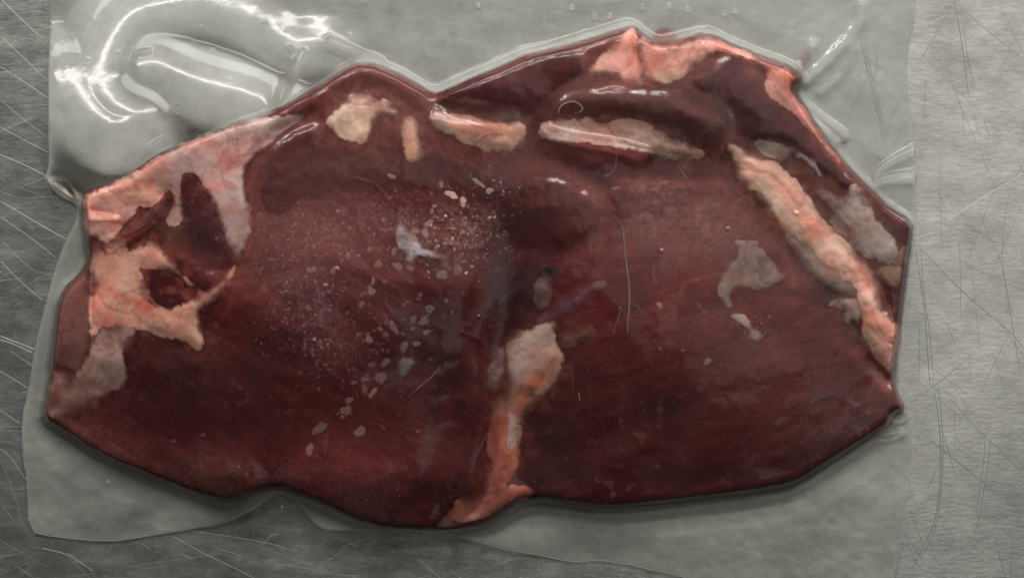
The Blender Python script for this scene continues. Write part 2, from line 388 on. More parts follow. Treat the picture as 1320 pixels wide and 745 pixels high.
# ------------------------------------------------------------------ muscle colour (flesh pigment, with creases and hollows darkened in the colour)
E0 = .61
def C(r, g, b): return lin((r, g, b)) / E0
FL = (U - 0) * 0
n1 = noise(U, V, 90, 21, 4); n2 = noise(U, V, 16, 22, 4, (3.2, 1), -.28); n3 = noise(U, V, 5, 23, 3); n4 = noise(U, V, 40, 24, 4, (2, 1), -.4); n5 = noise(U, V, 9, 25, 4)
fib = noise(U, V, 7, 26, 3, (9, 1), .35 - .75 * 1.0)           # long grain of the muscle
Kc = np.empty(U.shape + (3,), np.float32); Kc[:] = C(76, 17, 20)
def tint(col, f):
    f = np.clip(f, 0, 1)[..., None].astype(np.float32)
    Kc[:] = Kc * (1 - f) + np.asarray(col, np.float32) * f
LR = sstep(600, 700, U)                                          # the grain runs differently in the two lobes
def grain(scale, seed, st): return noise(U, V, scale, seed, 4, (st, 1), .55) * (1 - LR) + noise(U, V, scale, seed + 1, 4, (st, 1), -.27) * LR
g1 = grain(22, 60, 3.5); g2 = grain(7, 62, 7); g3 = grain(2.6, 64, 9); g4 = grain(48, 66, 2)
tint(C(86, 33, 34), sstep(.0, .6, n1) * .45); tint(C(46, 9, 13), sstep(.05, .55, -n1) * .6)
tint(C(96, 46, 46), sstep(.0, .6, g1) * .5); tint(C(44, 8, 12), sstep(.0, .6, -g4) * .42)
tint(C(108, 58, 56), sstep(.05, .6, g2) * .32); tint(C(40, 8, 11), sstep(.05, .6, -g2) * .34)
vl = noise(U + 14 * n1, V + 14 * n2, 54, 69, 5); tint(C(104, 68, 67), sstep(.05, .5, vl) * .42); tint(C(40, 7, 11), sstep(.12, .5, -vl) * .4)
Kc *= (1 + .30 * g3 + .22 * noise(U, V, 2.2, 68, 2))[..., None]
# paler, browner upper muscles and the thin membrane over them
tint(C(100, 66, 64), sstep(255, 120, V + n1 * 25) * sstep(380, 470, U) * .62)
tint(C(96, 62, 60), gauss2(420, 225, 110, 38, -.35) * .55); tint(C(104, 78, 74), gauss2(800, 125, 110, 24, .1) * .55)
tint(C(100, 66, 66), gauss2(960, 115, 70, 45) * .55); tint(C(84, 50, 46), gauss2(1080, 190, 60, 60, .8) * .4)
tint(C(98, 54, 52), gauss2(960, 500, 170, 70, -.25) * .35); tint(C(96, 50, 48), gauss2(700, 270, 70, 50) * .35)
tint(C(62, 50, 52), gauss2(660, 375, 34, 40) * .75); tint(C(58, 20, 26), gauss2(680, 390, 22, 26) * .8)
tint(C(44, 8, 12), gauss2(560, 525, 14, 26) * .7); tint(C(34, 8, 14), gauss2(660, 425, 14, 18) * .8)  # second tint paints the shade in the centre seam groove
tint(C(48, 12, 15), gauss2(190, 550, 42, 26, .2) * .8); tint(C(54, 42, 38), gauss2(270, 625, 120, 26, .4) * .6)
tint(C(60, 38, 36), gauss2(120, 570, 60, 20, .6) * .6); tint(C(60, 44, 38), gauss2(1075, 560, 110, 16, -.42) * .85)
tint(C(62, 44, 38), gauss2(690, 580, 26, 44) * .45); tint(C(52, 22, 28), gauss2(560, 440, 60, 40) * .5)
tint(C(66, 54, 58), gauss2(645, 365, 15, 40, .25) * .6)

for cx, cy, rx, ry, a, s, c in [(405, 300, 45, 55, .5, .75, (112, 88, 88)), (375, 370, 35, 45, .2, .55, (104, 76, 78)), (470, 275, 34, 26, .2, .6, (106, 84, 88)), (405, 405, 24, 30, .3, .8, (116, 96, 104)),
                                (600, 300, 50, 35, .3, .45, (120, 84, 78)), (850, 255, 50, 22, .2, .9, (122, 96, 92)), (836, 285, 22, 24, .2, .8, (118, 96, 92)), (910, 288, 36, 26, 0, .75, (120, 94, 90)),
                                (960, 262, 26, 24, .3, .55, (112, 78, 72)), (440, 470, 70, 60, .3, .35, (96, 66, 66)), (500, 490, 40, 20, .2, .4, (110, 80, 88)), (610, 560, 40, 70, 0, .35, (84, 56, 54)),
                                (330, 610, 70, 18, .2, .5, (96, 74, 70)), (480, 640, 90, 30, .1, .35, (84, 54, 58)), (740, 525, 60, 60, 0, .3, (90, 56, 54)), (660, 330, 60, 18, 0, .35, (98, 72, 70))]:
    tint(C(*c), gauss2(cx, cy, rx, ry, a) * s * (.25 + .9 * sstep(-.15, .35, n5 + .35 * n3)))
for cx, cy, rx, ry, a, st, c in [(410, 310, 120, 100, .2, .62, (106, 72, 72)), (880, 285, 130, 60, .1, .66, (112, 80, 78)), (760, 140, 180, 40, .1, .5, (104, 70, 68)), (960, 110, 80, 60, .3, .5, (104, 68, 68)),
                                 (1000, 490, 130, 80, -.3, .8, (94, 52, 50)), (480, 560, 200, 60, .2, .35, (84, 40, 40)), (1060, 540, 90, 26, -.4, .6, (92, 56, 52)), (700, 230, 90, 40, 0, .45, (94, 58, 56)), (400, 205, 100, 45, -.5, .6, (104, 68, 66)), (530, 600, 160, 40, .1, .5, (92, 50, 50)), (330, 470, 90, 70, .3, .4, (92, 48, 46))]:
    tint(C(*c), gauss2(cx, cy, rx, ry, a) * st * (1 + .6 * n1 + .5 * g1))
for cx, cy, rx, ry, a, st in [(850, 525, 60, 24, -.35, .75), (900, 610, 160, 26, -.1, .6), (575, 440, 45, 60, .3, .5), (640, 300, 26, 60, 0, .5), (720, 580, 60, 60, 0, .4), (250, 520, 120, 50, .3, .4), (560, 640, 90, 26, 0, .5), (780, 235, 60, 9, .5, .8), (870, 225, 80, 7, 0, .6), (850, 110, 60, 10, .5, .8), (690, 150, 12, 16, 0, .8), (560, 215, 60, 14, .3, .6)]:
    tint(C(42, 8, 12), gauss2(cx, cy, rx, ry, a) * st * (1 + .6 * n4))  # dark muscle patches; the narrow ones paint shade into the creases
tint(C(34, 8, 14), gauss2(690, 352, 40, 22, -.1) * .6); tint(C(12, 15, 22), np.minimum(1, 1.6 * gauss2(701, 351, 13, 6, -.15))); tint(C(20, 22, 30), np.minimum(1, 1.4 * gauss2(672, 357, 11, 4, -.1)))  # hollow darkened by colour, then its blue-black marks
# left trimmed side: brown-grey aged surface and dark wet muscle
tint(C(112, 88, 82), sstep(-2, 8, sdf([(113, 338), (74, 380), (62, 470), (66, 470), (104, 480), (119, 430)])) * (.75 + .3 * n2))
tint(C(58, 30, 34), gauss2(262, 300, 36, 60, -.15) * .85); tint(C(82, 46, 52), gauss2(190, 275, 34, 20, -.4) * .6); tint(C(76, 62, 52), gauss2(225, 300, 26, 22) * .5)
tint(C(74, 24, 26), gauss2(218, 370, 36, 26, .3) * .8)
tint(C(70, 24, 24), gauss2(1150, 285, 26, 20, .5) * .7); tint(C(70, 34, 30), gauss2(1150, 400, 14, 24) * .6)
# brown, drained rim
tint(C(96, 50, 38), sstep(9, 1, d_meat) * .75 * sstep(640, 480, V)); tint(C(86, 48, 38), sstep(8, 1, d_meat) * .55)
tint(C(120, 78, 64), sstep(12, 3, d_meat) * sstep(1010, 1060, U) * sstep(330, 200, V) * .7)
# thin pale fascia lines, thin dark lines and pale mottling
fa = grain(15, 80, 6); fm = np.clip(noise(U, V, 70, 82, 2) * 1.6 + .1, 0, 1)
tint(C(128, 92, 88), np.clip(1 - np.abs(fa) / .05, 0, 1) * fm * .14)
fa = noise(U, V, 26, 83, 4); tint(C(36, 8, 12), np.clip(1 - np.abs(fa) / .05, 0, 1) * np.clip(noise(U, V, 60, 84, 2) * 2, 0, 1) * .5)
fa = noise(U, V, 10, 85, 3); tint(C(120, 88, 84), sstep(.34, .7, fa) * np.clip(noise(U, V, 90, 86, 2) * 1.5 + .2, 0, 1) * .5)
Kc *= np.array([1.03, .77, .78], np.float32) * (1 + .10 * n3)[..., None]

# ------------------------------------------------------------------ meat thing
meat = bpy.data.objects.new('meat_cut', None); SC.collection.objects.link(meat)
meat['label'] = 'dark red raw meat cut with pink and cream fat, sealed in the clear bag'; meat['category'] = 'meat'
low = np.where(d_meat > 0, np.maximum(3.0, he * (1 - np.sqrt(np.clip(1 - (1 - np.clip(d_meat / 34, 0, 1)) ** 2, 0, 1)))), he)

ENV = Hm.copy()
NC = {}
def wn(w, scale, seed, octv=3):
    return noise(U[w], V[w], scale, seed, octv)
def g2w(w, cx, cy, rx, ry, a=0.0):
    ca, sa = math.cos(a), math.sin(a); x = (U[w] - cx) * ca + (V[w] - cy) * sa; y = -(U[w] - cx) * sa + (V[w] - cy) * ca
    return np.exp(-((x / rx) ** 2 + (y / ry) ** 2))
def lfw(w, pts, width):
    return np.exp(-(segdist(U[w], V[w], pts, False) / width) ** 2)
def sdw(w, pts):
    d = segdist(U[w], V[w], pts, True); return np.where(inside(U[w], V[w], pts), d, -d)
def mixto(K, col, f):
    f = np.clip(f, 0, 1)[..., None].astype(np.float32); return K * (1 - f) + np.asarray(col, np.float32) * f
def pigment(w, base, blots, seed=0):
    """colour of a piece of fat: cream, pink and grey patches, fine blood vessels, then its own marks"""
    b = np.array(base, float); uw, vw = U[w], V[w]
    wx = 9 * noise(uw, vw, 24, 380 + seed, 3); wy = 9 * noise(uw, vw, 24, 381 + seed, 3)
    K = np.empty(uw.shape + (3,), np.float32); K[:] = C(*base)
    a = noise(uw + wx, vw + wy, 30, 345 + seed, 4)
    K = mixto(K, C(b[0] * 1.0, b[1] * .80, b[2] * .77), sstep(.0, .4, a) * .75)
    K = mixto(K, C(b[0] * 1.06, b[1] * 1.13, b[2] * 1.14), sstep(.0, .4, -a) * .7)
    a = noise(uw + wx, vw + wy, 11, 365 + seed, 3); K = mixto(K, C(b[0] * .90, b[1] * .70, b[2] * .66), sstep(.12, .5, a) * .6)
    K = mixto(K, C(b[0] * .80, b[1] * .82, b[2] * .84), sstep(.2, .6, -a) * .30)
    a = noise(uw + wx * .6, vw + wy * .6, 17, 340 + seed, 4)
    K = mixto(K, C(b[0] * .74, b[1] * .50, b[2] * .46), np.clip(1 - np.abs(a) / .06, 0, 1) * np.clip(.4 + 1.5 * noise(uw, vw, 34, 350 + seed, 2), 0, 1) * .8)
    K *= (1 + .10 * n3[w] + .14 * noise(uw, vw, 6, 360 + seed, 3))[..., None]
    for (cx, cy, rx, ry, ang, col, st) in blots:
        K = mixto(K, C(*col), g2w(w, cx + 0, cy + 0, rx, ry, ang) * st * .78 * (1 + 1.1 * noise(uw, vw, 12, 367 + seed, 4)))
    return K * (.80 * np.array(([1.0, 1.0, 1.05] if b[1] / b[0] > .78 else [.97, 1.13, 1.25]), np.float32) if b[0] > 112 else 1.0)
JOBS = []
def fat(*a, **k): JOBS.append((a, k))
def build_fat(name, poly, thick, base, blots=(), edge=5.0, rag=2.0, lump=1.0, dens=1.0, mat=None, holes=(), soft=4.5, lines=(), over=False, label=None, seed=None, smooth=1):
    """a piece of fat or membrane sunk in the muscle: ragged outline that thins out, its own thickness; it dips below the flesh at its rim"""
    global ENV
    seed = int(poly[0][0] * 3 + poly[0][1]) % 97 if seed is None else seed
    P = smooth_poly(poly, smooth); w = box_of(P, 16)
    d = sdw(w, P)
    for hpoly in holes: d = np.minimum(d, -sdw(w, smooth_poly(hpoly, 1)))
    d = d + rag * (.9 * wn(w, 15, 500 + seed, 4) + .8 * wn(w, 5, 600 + seed, 3)) + 1.0
    prof = np.where(d > 0, .30 * thick * (1 - np.exp(-np.maximum(d, 0) / (edge * 1.6))), .8 * np.maximum(d, -3)) + .15
    lum = .36 * lump * (1.6 * wn(w, 26, 700 + seed, 3) + 1.4 * np.abs(wn(w, 9, 710 + seed, 2)) + .5 * wn(w, 4, 712 + seed, 2)) * np.clip(d / (edge * 1.5), 0, 1)
    h = (ENV if over else Hm)[w] + prof + lum
    K = pigment(w, base, blots, seed)
    for pts, wd, dep in lines:
        lf = lfw(w, smooth_poly(pts, 2, False), wd)
        h = h - .32 * dep * lf * np.clip(d / 4, 0, 1)
        K = mixto(K, C(140, 66, 54), lf * min(1, dep * .14) * (.6 + .8 * n5[w]))
    sf = soft * 1.5 * (.40 + 3.2 * np.clip(wn(w, 38, 730 + seed, 2) + .12, 0, 1))
    al = dens * sstep(-1.5, sf * 1.3, d + 3.0 * wn(w, 6, 720 + seed, 3) + 3.0 * wn(w, 14, 722 + seed, 2)) * (1 if dens > .9 else (.85 + .4 * n5[w]))
    al = np.clip(al, 0, 1)
    o = link(name, field_mesh(name, d + 1.5, h, K, al, False, w=w), mat or M_FAT, meat)
    if label: o['label'] = label
    ENV[w] = np.where(d > 0, np.maximum(ENV[w], h), ENV[w])
    return o

# --- overlapping muscle flaps
fat('muscle_flap', [(336, 262), (338, 205), (372, 168), (410, 152), (440, 190), (500, 205), (560, 204), (640, 206), (668, 232), (640, 262), (590, 250), (520, 246), (450, 252), (390, 268), (350, 280)], 4, (88, 46, 46), [(430, 225, 80, 26, -.2, (98, 62, 60), .7), (580, 225, 60, 14, .1, (76, 36, 38), .6)], 9, 3, 1, .8, M_MUSCLE, soft=9)
fat('muscle_flap', [(652, 238), (680, 222), (720, 222), (756, 240), (778, 262), (784, 284), (770, 308), (744, 326), (706, 334), (664, 326), (640, 300), (640, 262)], 1.6, (82, 36, 37), [(710, 270, 40, 30, 0, (100, 54, 53), .6)], 9, 2.5, 1, .7, M_MUSCLE, soft=10)
fat('muscle_flap', [(696, 152), (706, 128), (730, 112), (780, 104), (830, 112), (868, 110), (910, 128), (944, 146), (946, 176), (926, 192), (900, 190), (870, 172), (840, 158), (800, 150), (750, 150), (715, 154)], 9, (92, 52, 50), [(780, 125, 60, 12, 0, (96, 66, 60), .7), (900, 150, 26, 16, .4, (86, 46, 47), .6)], 8, 2.5, 1, .85, M_MUSCLE, soft=6)
fat('muscle_flap', [(560, 124), (580, 114), (640, 92), (700, 70), (752, 60), (764, 88), (740, 104), (712, 116), (694, 140), (660, 136), (610, 128)], 7, (80, 36, 38), [(660, 100, 50, 14, -.35, (92, 50, 50), .6)], 8, 2.5, 1, .8, M_MUSCLE, soft=6)
fat('muscle_flap', [(902, 92), (930, 72), (960, 78), (986, 96), (990, 122), (1020, 142), (1044, 172), (1070, 200), (1100, 236), (1092, 244), (1060, 226), (1030, 196), (990, 184), (950, 176), (948, 146), (920, 126), (888, 106)], 9, (80, 42, 45), [(960, 120, 34, 34, 0, (92, 56, 59), .6), (1040, 195, 40, 16, .8, (86, 46, 48), .6)], 8, 2.5, 1, .8, M_MUSCLE, soft=6)
# --- upper-left corner
fat('silverskin', [(140, 240), (174, 222), (201, 202), (232, 187), (268, 173), (302, 160), (339, 151), (375, 149), (397, 147), (385, 157), (366, 168), (345, 190), (325, 203), (314, 220), (313, 236), (315, 250), (323, 264), (327, 287), (320, 312), (306, 334), (297, 322), (291, 305), (284, 285), (272, 256), (262, 236), (252, 226), (243, 221), (233, 226), (231, 245), (236, 270), (233, 288), (219, 293), (213, 282), (226, 258), (219, 243), (211, 250), (203, 240), (188, 232), (160, 238)],
    2.6, (192, 156, 146), [(300, 290, 18, 40, 0, (152, 130, 128), .8), (180, 230, 40, 14, -.4, (196, 142, 126), .7), (330, 165, 50, 10, -.3, (172, 150, 146), .6), (240, 215, 20, 20, 0, (150, 122, 118), .5)], 3, 1.5, .35, 1.0, M_FAT, soft=2.2,
    label='pale pinkish grey silverskin sheet along the upper left edge')
fat('fat_lump', [(106, 256), (114, 248), (144, 239), (165, 229), (186, 229), (207, 240), (212, 250), (204, 260), (192, 268), (178, 267), (170, 280), (160, 288), (156, 298), (141, 311), (132, 312), (122, 306), (113, 312), (110, 300), (107, 280)],
    4, (216, 152, 132), [(185, 235, 26, 8, .3, (205, 112, 96), .8), (150, 268, 40, 5, .1, (226, 178, 160), .8), (160, 288, 12, 5, 0, (150, 70, 44), .9), (150, 255, 22, 10, 0, (206, 140, 120), .5), (125, 290, 16, 14, 0, (214, 158, 138), .5)], 5, 1.6, 1.0,
    lines=[([(112, 268), (135, 272), (165, 266), (190, 262)], 2.5, 2), ([(140, 246), (150, 252), (158, 247), (172, 245)], 2, 1.5)], soft=3, label='pink fat at the upper left corner under a taut film crease')
fat('fat_lump', [(115, 332), (124, 322), (138, 312), (158, 304), (166, 320), (172, 316), (186, 311), (200, 305), (205, 319), (212, 331), (222, 335), (229, 345), (239, 356), (250, 366), (258, 372), (264, 377), (280, 366), (292, 356), (304, 338), (302, 350), (294, 363), (286, 374), (277, 386), (266, 396), (258, 406), (258, 420), (261, 436), (263, 446), (256, 453), (245, 442), (230, 436), (218, 437), (200, 432), (190, 427), (178, 424), (164, 426), (140, 420), (126, 428), (116, 440), (114, 420), (114, 380)],
    6, (208, 142, 122), [(140, 350, 26, 26, 0, (218, 150, 130), .6), (165, 375, 12, 34, .3, (196, 166, 138), .55), (130, 408, 22, 16, 0, (190, 106, 90), .8), (165, 388, 36, 6, .45, (188, 90, 72), .75), (190, 395, 26, 10, .35, (186, 88, 66), .9), (240, 425, 26, 16, .4, (184, 150, 122), .7), (280, 370, 20, 14, -.8, (170, 128, 116), .7), (225, 405, 26, 8, 0, (188, 130, 108), .6), (205, 425, 16, 10, 0, (140, 118, 98), .6), (118, 322, 10, 12, 0, (150, 50, 48), .8)], 6, 2.2, 1.1,
    holes=[[(178, 345), (192, 345), (210, 347), (225, 352), (240, 362), (254, 374), (251, 383), (238, 391), (222, 398), (212, 398), (200, 391), (192, 379), (186, 362)]],
    lines=[([(120, 368), (130, 388), (142, 400), (160, 404), (172, 406)], 2.5, 3), ([(158, 382), (172, 374), (186, 384), (198, 393)], 2, 2.5), ([(172, 404), (180, 414), (196, 424), (222, 432)], 2, 2), ([(200, 312), (215, 332), (240, 352)], 2, 1.2)], label='thick pink fat round a small dark island of muscle at the left')
fat('fat_seam', [(160, 452), (176, 430), (172, 418), (150, 412), (132, 422), (118, 440), (108, 464), (100, 480), (84, 482), (69, 470), (63, 500), (58, 536), (70, 540), (95, 534), (118, 528), (126, 519), (140, 508), (156, 502), (164, 490), (164, 474), (158, 462)],
    3.2, (176, 142, 132), [(80, 515, 22, 26, 0, (158, 100, 88), .8), (110, 500, 12, 30, .2, (140, 96, 88), .6), (150, 425, 30, 14, 0, (146, 120, 114), .7), (140, 480, 18, 20, 0, (116, 94, 88), .7)], 4, 2.5, .6, .96, M_FAT, soft=7, label='grey pink soft fat running down the left edge')
# --- top pieces
fat('fat_patch', [(418, 158), (434, 142), (444, 134), (447, 123), (459, 119), (478, 124), (487, 131), (496, 128), (506, 136), (515, 145), (505, 152), (486, 155), (480, 165), (474, 181), (466, 188), (450, 182), (434, 174), (426, 165)],
    5, (210, 176, 158), [(465, 127, 22, 6, .2, (216, 160, 140), .7), (455, 160, 16, 16, 0, (208, 182, 150), .6), (494, 140, 14, 8, .4, (206, 158, 142), .7), (440, 170, 14, 6, .4, (206, 162, 144), .6)], 4, 1.8, .8,
    lines=[([(447, 133), (462, 136), (480, 136), (488, 130)], 1.6, 2), ([(436, 158), (452, 160), (466, 152)], 1.6, 1)], label='cream blocky fat patch near the top left')
fat('fat_finger', [(517, 153), (526, 150), (535, 152), (540, 161), (539, 177), (544, 190), (543, 205), (535, 213), (523, 210), (519, 198), (518, 178)], 4.5, (198, 162, 144), [(533, 195, 12, 14, 0, (192, 142, 112), .8), (527, 165, 9, 12, 0, (196, 164, 148), .6), (535, 208, 10, 6, 0, (164, 118, 84), .6)], 4, 1, .6, label='short finger of cream fat pointing down')
fat('fat_lump', [(553, 152), (564, 144), (582, 147), (605, 150), (628, 155), (646, 158), (662, 156), (672, 157), (678, 166), (678, 179), (671, 191), (646, 196), (626, 197), (612, 188), (594, 181), (569, 170), (557, 161)], 5, (176, 138, 120),
    [(568, 158, 16, 14, 0, (130, 106, 98), .85), (600, 160, 20, 10, .2, (198, 134, 116), .8), (620, 164, 16, 5, .3, (132, 62, 58), .8), (650, 166, 26, 6, .2, (200, 134, 112), .7), (665, 180, 16, 12, 0, (196, 144, 116), .7), (625, 188, 22, 7, .2, (152, 134, 114), .8)], 4, 2.2, 1.0, label='mottled pink and grey fat below the notch in the top edge')
fat('membrane', [(556, 140), (575, 124), (598, 124), (625, 128), (650, 132), (672, 142), (676, 154), (650, 156), (600, 148), (570, 147)], 1.2, (112, 80, 74), [(660, 148, 16, 8, 0, (140, 116, 100), .7)], 4, 3, .4, .55, M_SKIN, soft=10)
fat('fat_ridge', [(694, 176), (696, 162), (706, 156), (722, 153), (747, 154), (760, 151), (770, 159), (783, 160), (797, 152), (820, 155), (842, 163), (856, 174), (877, 182), (902, 193), (910, 200), (897, 207), (877, 208), (861, 206), (842, 199), (824, 197), (797, 190), (763, 185), (735, 183), (704, 182)], 6, (172, 142, 126),
    [(712, 170, 14, 8, 0, (120, 84, 78), .7), (820, 168, 26, 8, .2, (188, 146, 130), .8), (760, 170, 24, 9, .1, (172, 140, 122), .6), (890, 196, 20, 6, .3, (180, 128, 114), .7), (770, 186, 50, 4, .15, (196, 172, 164), .7), (815, 162, 40, 4, .2, (160, 134, 122), .6)], 5, 2.2, 1.1, soft=2,  # pale strip on the lower edge is a painted wet highlight
    lines=[([(783, 160), (786, 172), (800, 182), (820, 190)], 2, 2.2), ([(796, 184), (830, 192), (862, 198), (890, 203)], 1.6, 3), ([(745, 155), (752, 165), (772, 172)], 1.5, 1.5)], label='long greyish cream fat ridge across the upper middle')
fat('fat_strip', [(789, 143), (806, 138), (824, 133), (838, 136), (850, 142), (848, 148), (824, 142), (806, 141)], 2.5, (150, 116, 110), (), 2.5, 1, .3, .9, M_SKIN, soft=3)
fat('membrane', [(849, 131), (861, 131), (873, 141), (877, 159), (889, 183), (877, 183), (865, 166), (856, 148)], 1.6, (138, 116, 108), (), 3, 2, .3, .75, M_SKIN, soft=5)
fat('membrane', [(937, 146), (945, 132), (947, 145), (950, 158), (944, 158), (937, 153)], 1.6, (138, 116, 110), (), 3, 1, .3, .7, M_SKIN, soft=4)
fat('membrane', [(898, 88), (914, 85), (912, 92), (920, 112), (908, 102)], 1.6, (132, 106, 104), (), 3, 1, .3, .6, M_SKIN, soft=5)
fat('fat_cap', [(846, 56), (871, 53), (893, 47), (914, 43), (942, 58), (975, 70), (1008, 83), (1024, 94), (1034, 104), (1022, 112), (1028, 122), (1038, 138), (1050, 158), (1070, 188), (1092, 215), (1088, 217), (1066, 193), (1043, 168), (1022, 143), (1003, 134), (989, 123), (985, 110), (990, 99), (975, 84), (951, 71), (932, 67), (918, 70), (902, 83), (886, 97), (867, 107), (853, 110), (836, 104), (826, 100), (820, 70), (826, 44), (834, 47)],
    4, (200, 134, 118), [(1015, 98, 18, 8, .5, (196, 96, 60), .85), (870, 75, 30, 20, -.2, (216, 146, 128), .6), (860, 102, 24, 8, -.1, (166, 140, 110), .9), (940, 62, 40, 8, .35, (222, 150, 134), .6), (1010, 125, 16, 12, .5, (214, 150, 134), .6), (885, 58, 16, 4, -.2, (176, 84, 66), .7), (845, 80, 12, 20, 0, (200, 124, 102), .5), (1060, 180, 20, 10, .9, (150, 86, 62), .8)], 4, 1.8, .8, soft=4, label='salmon pink fat cap along the top right edge')
fat('fat_lump', [(758, 89), (768, 78), (780, 66), (796, 52), (810, 38), (818, 36), (828, 52), (832, 74), (836, 92), (833, 105), (827, 113), (815, 110), (800, 107), (790, 99), (776, 97), (763, 97)], 6, (214, 146, 128), [(790, 78, 22, 14, -.6, (224, 164, 144), .8), (770, 94, 16, 4, .1, (188, 158, 134), .7), (825, 60, 8, 20, 0, (196, 106, 84), .6), (820, 100, 14, 8, .2, (222, 146, 126), .7)], 5, 1.4, .7,
    lines=[([(818, 62), (816, 78), (806, 90), (794, 98)], 2.2, 3), ([(820, 66), (828, 84), (832, 100)], 2, 2)], over=True, label='folded pink fat lump at the top, left end of the fat cap')
# --- right band
fat('membrane', [(1002, 286), (1010, 305), (1026, 332), (1038, 346), (1054, 362), (1072, 376), (1090, 379), (1106, 382), (1110, 368), (1086, 352), (1070, 340), (1052, 322), (1034, 300), (1012, 282)], 3, (150, 124, 112), [(1075, 365, 14, 8, .5, (110, 84, 66), .8), (1035, 335, 12, 20, -.6, (150, 138, 118), .6)], 3, 1.6, .8, .95, M_FAT, soft=4, label='greyish green tinged strip under the right fat band')
fat('fat_seam', [(934, 185), (940, 181), (946, 184), (960, 194), (975, 200), (995, 207), (1009, 217), (1025, 231), (1036, 243), (1048, 261), (1058, 280), (1072, 294), (1088, 308), (1103, 324), (1118, 335), (1125, 347), (1133, 366), (1137, 383), (1140, 399), (1150, 412), (1162, 422), (1160, 440), (1155, 458), (1151, 486), (1142, 484), (1131, 464), (1116, 450), (1106, 440), (1110, 428), (1110, 410), (1107, 396), (1104, 382), (1104, 374), (1097, 366), (1086, 362), (1080, 353), (1061, 346), (1050, 338), (1046, 326), (1030, 316), (1012, 302), (989, 279), (983, 263), (969, 246), (951, 237), (945, 222), (942, 206)],
    7, (206, 152, 130), [(1000, 250, 24, 40, -.65, (206, 172, 150), .85), (960, 215, 22, 14, .3, (214, 150, 118), .7), (1020, 260, 9, 50, -.65, (204, 120, 98), .8), (1045, 290, 14, 20, -.5, (204, 128, 104), .6), (1075, 325, 26, 18, .6, (216, 166, 148), .6), (1115, 350, 9, 16, -.3, (196, 100, 80), .75), (1105, 375, 14, 20, -.3, (218, 168, 150), .6), (1140, 415, 16, 22, -.5, (206, 122, 100), .8), (1120, 430, 14, 14, 0, (188, 152, 128), .7), (1145, 465, 8, 20, -.2, (196, 150, 132), .7), (1022, 300, 12, 16, -.6, (184, 166, 144), .6), (945, 190, 10, 6, 0, (170, 120, 104), .6)], 6, 2.0, 1.3,
    lines=[([(945, 218), (970, 220), (992, 224), (1010, 240), (1030, 268)], 2.5, 2.2), ([(1000, 215), (1030, 245), (1050, 275), (1070, 300)], 2, 1.0), ([(1047, 318), (1049, 330), (1062, 342), (1082, 350)], 2, 3.0), ([(1108, 378), (1118, 372), (1122, 360)], 2, 2), ([(1112, 396), (1124, 392), (1130, 384)], 2, 2), ([(1118, 418), (1135, 436), (1152, 444)], 2, 2.5), ([(1124, 402), (1128, 418), (1140, 434)], 2, 1.8), ([(1088, 352), (1100, 350), (1112, 352)], 1.8, 1.6), ([(1100, 366), (1112, 362)], 1.6, 1.6)], label='knobbly pink fat band slanting down the right side')
fat('fat_tuft', [(1068, 392), (1078, 385), (1092, 384), (1106, 384), (1110, 396), (1110, 412), (1106, 420), (1100, 412), (1096, 420), (1089, 418), (1085, 408), (1091, 399), (1076, 400)], 4.5, (150, 122, 110), [(1092, 410, 8, 12, 0, (176, 150, 134), .7), (1104, 405, 6, 10, 0, (150, 124, 92), .7)], 3, 2.6, 1.0, .95, M_FAT, soft=4)
fat('fat_patch', [(1050, 258), (1050, 246), (1064, 245), (1080, 253), (1091, 256), (1093, 242), (1099, 236), (1106, 240), (1119, 255), (1127, 277), (1143, 296), (1152, 308), (1158, 320), (1160, 331), (1148, 340), (1134, 340), (1128, 330), (1120, 334), (1106, 325), (1090, 308), (1074, 293), (1060, 279)], 4.5, (158, 136, 126), [(1064, 262, 14, 14, 0, (160, 120, 104), .7), (1078, 285, 14, 10, .5, (126, 112, 106), .6), (1106, 262, 12, 24, -.3, (164, 142, 132), .7), (1130, 312, 24, 18, .3, (160, 146, 138), .7), (1122, 262, 6, 22, -.3, (166, 120, 104), .6)], 5, 3, 1.0, soft=5,
    lines=[([(1076, 268), (1088, 274), (1096, 286)], 1.5, 2.5)], label='grey fat patch at the right edge beside the band')
fat('fat_patch', [(1127, 350), (1142, 342), (1158, 344), (1166, 346), (1168, 353), (1163, 364), (1156, 374), (1141, 369), (1132, 361)], 2.5, (138, 114, 98), [(1150, 356, 10, 10, 0, (126, 100, 84), .6)], 3, 2, .4, .95, M_SKIN, soft=4, label='flat tan fat flake at the right edge')
fat('membrane', [(1146, 340), (1158, 326), (1172, 314), (1172, 330), (1169, 343), (1160, 345)], 1.8, (164, 128, 112), (), 3, 2, .3, .85, M_SKIN, soft=5)
fat('fat_patch', [(969, 183), (985, 178), (997, 180), (1009, 185), (1023, 187), (1029, 192), (1021, 203), (1009, 210), (995, 207), (979, 197)], 4, (156, 134, 120), [(1012, 205, 14, 4, -.2, (190, 134, 110), .7), (985, 190, 12, 8, 0, (150, 136, 122), .6), (1010, 193, 6, 8, .5, (122, 100, 92), .6)], 3, 1.6, .7, soft=3, label='grey fat flake above the top of the right band')
fat('fat_finger', [(1025, 199), (1032, 194), (1048, 203), (1058, 205), (1068, 211), (1066, 217), (1058, 217), (1060, 226), (1055, 229), (1051, 220), (1040, 210), (1028, 204)], 3, (170, 140, 138), [(1055, 224, 6, 6, 0, (160, 110, 112), .7)], 2.5, 1, .4, 1, M_FAT, soft=2, label='thin pale forked fat finger at the upper right')
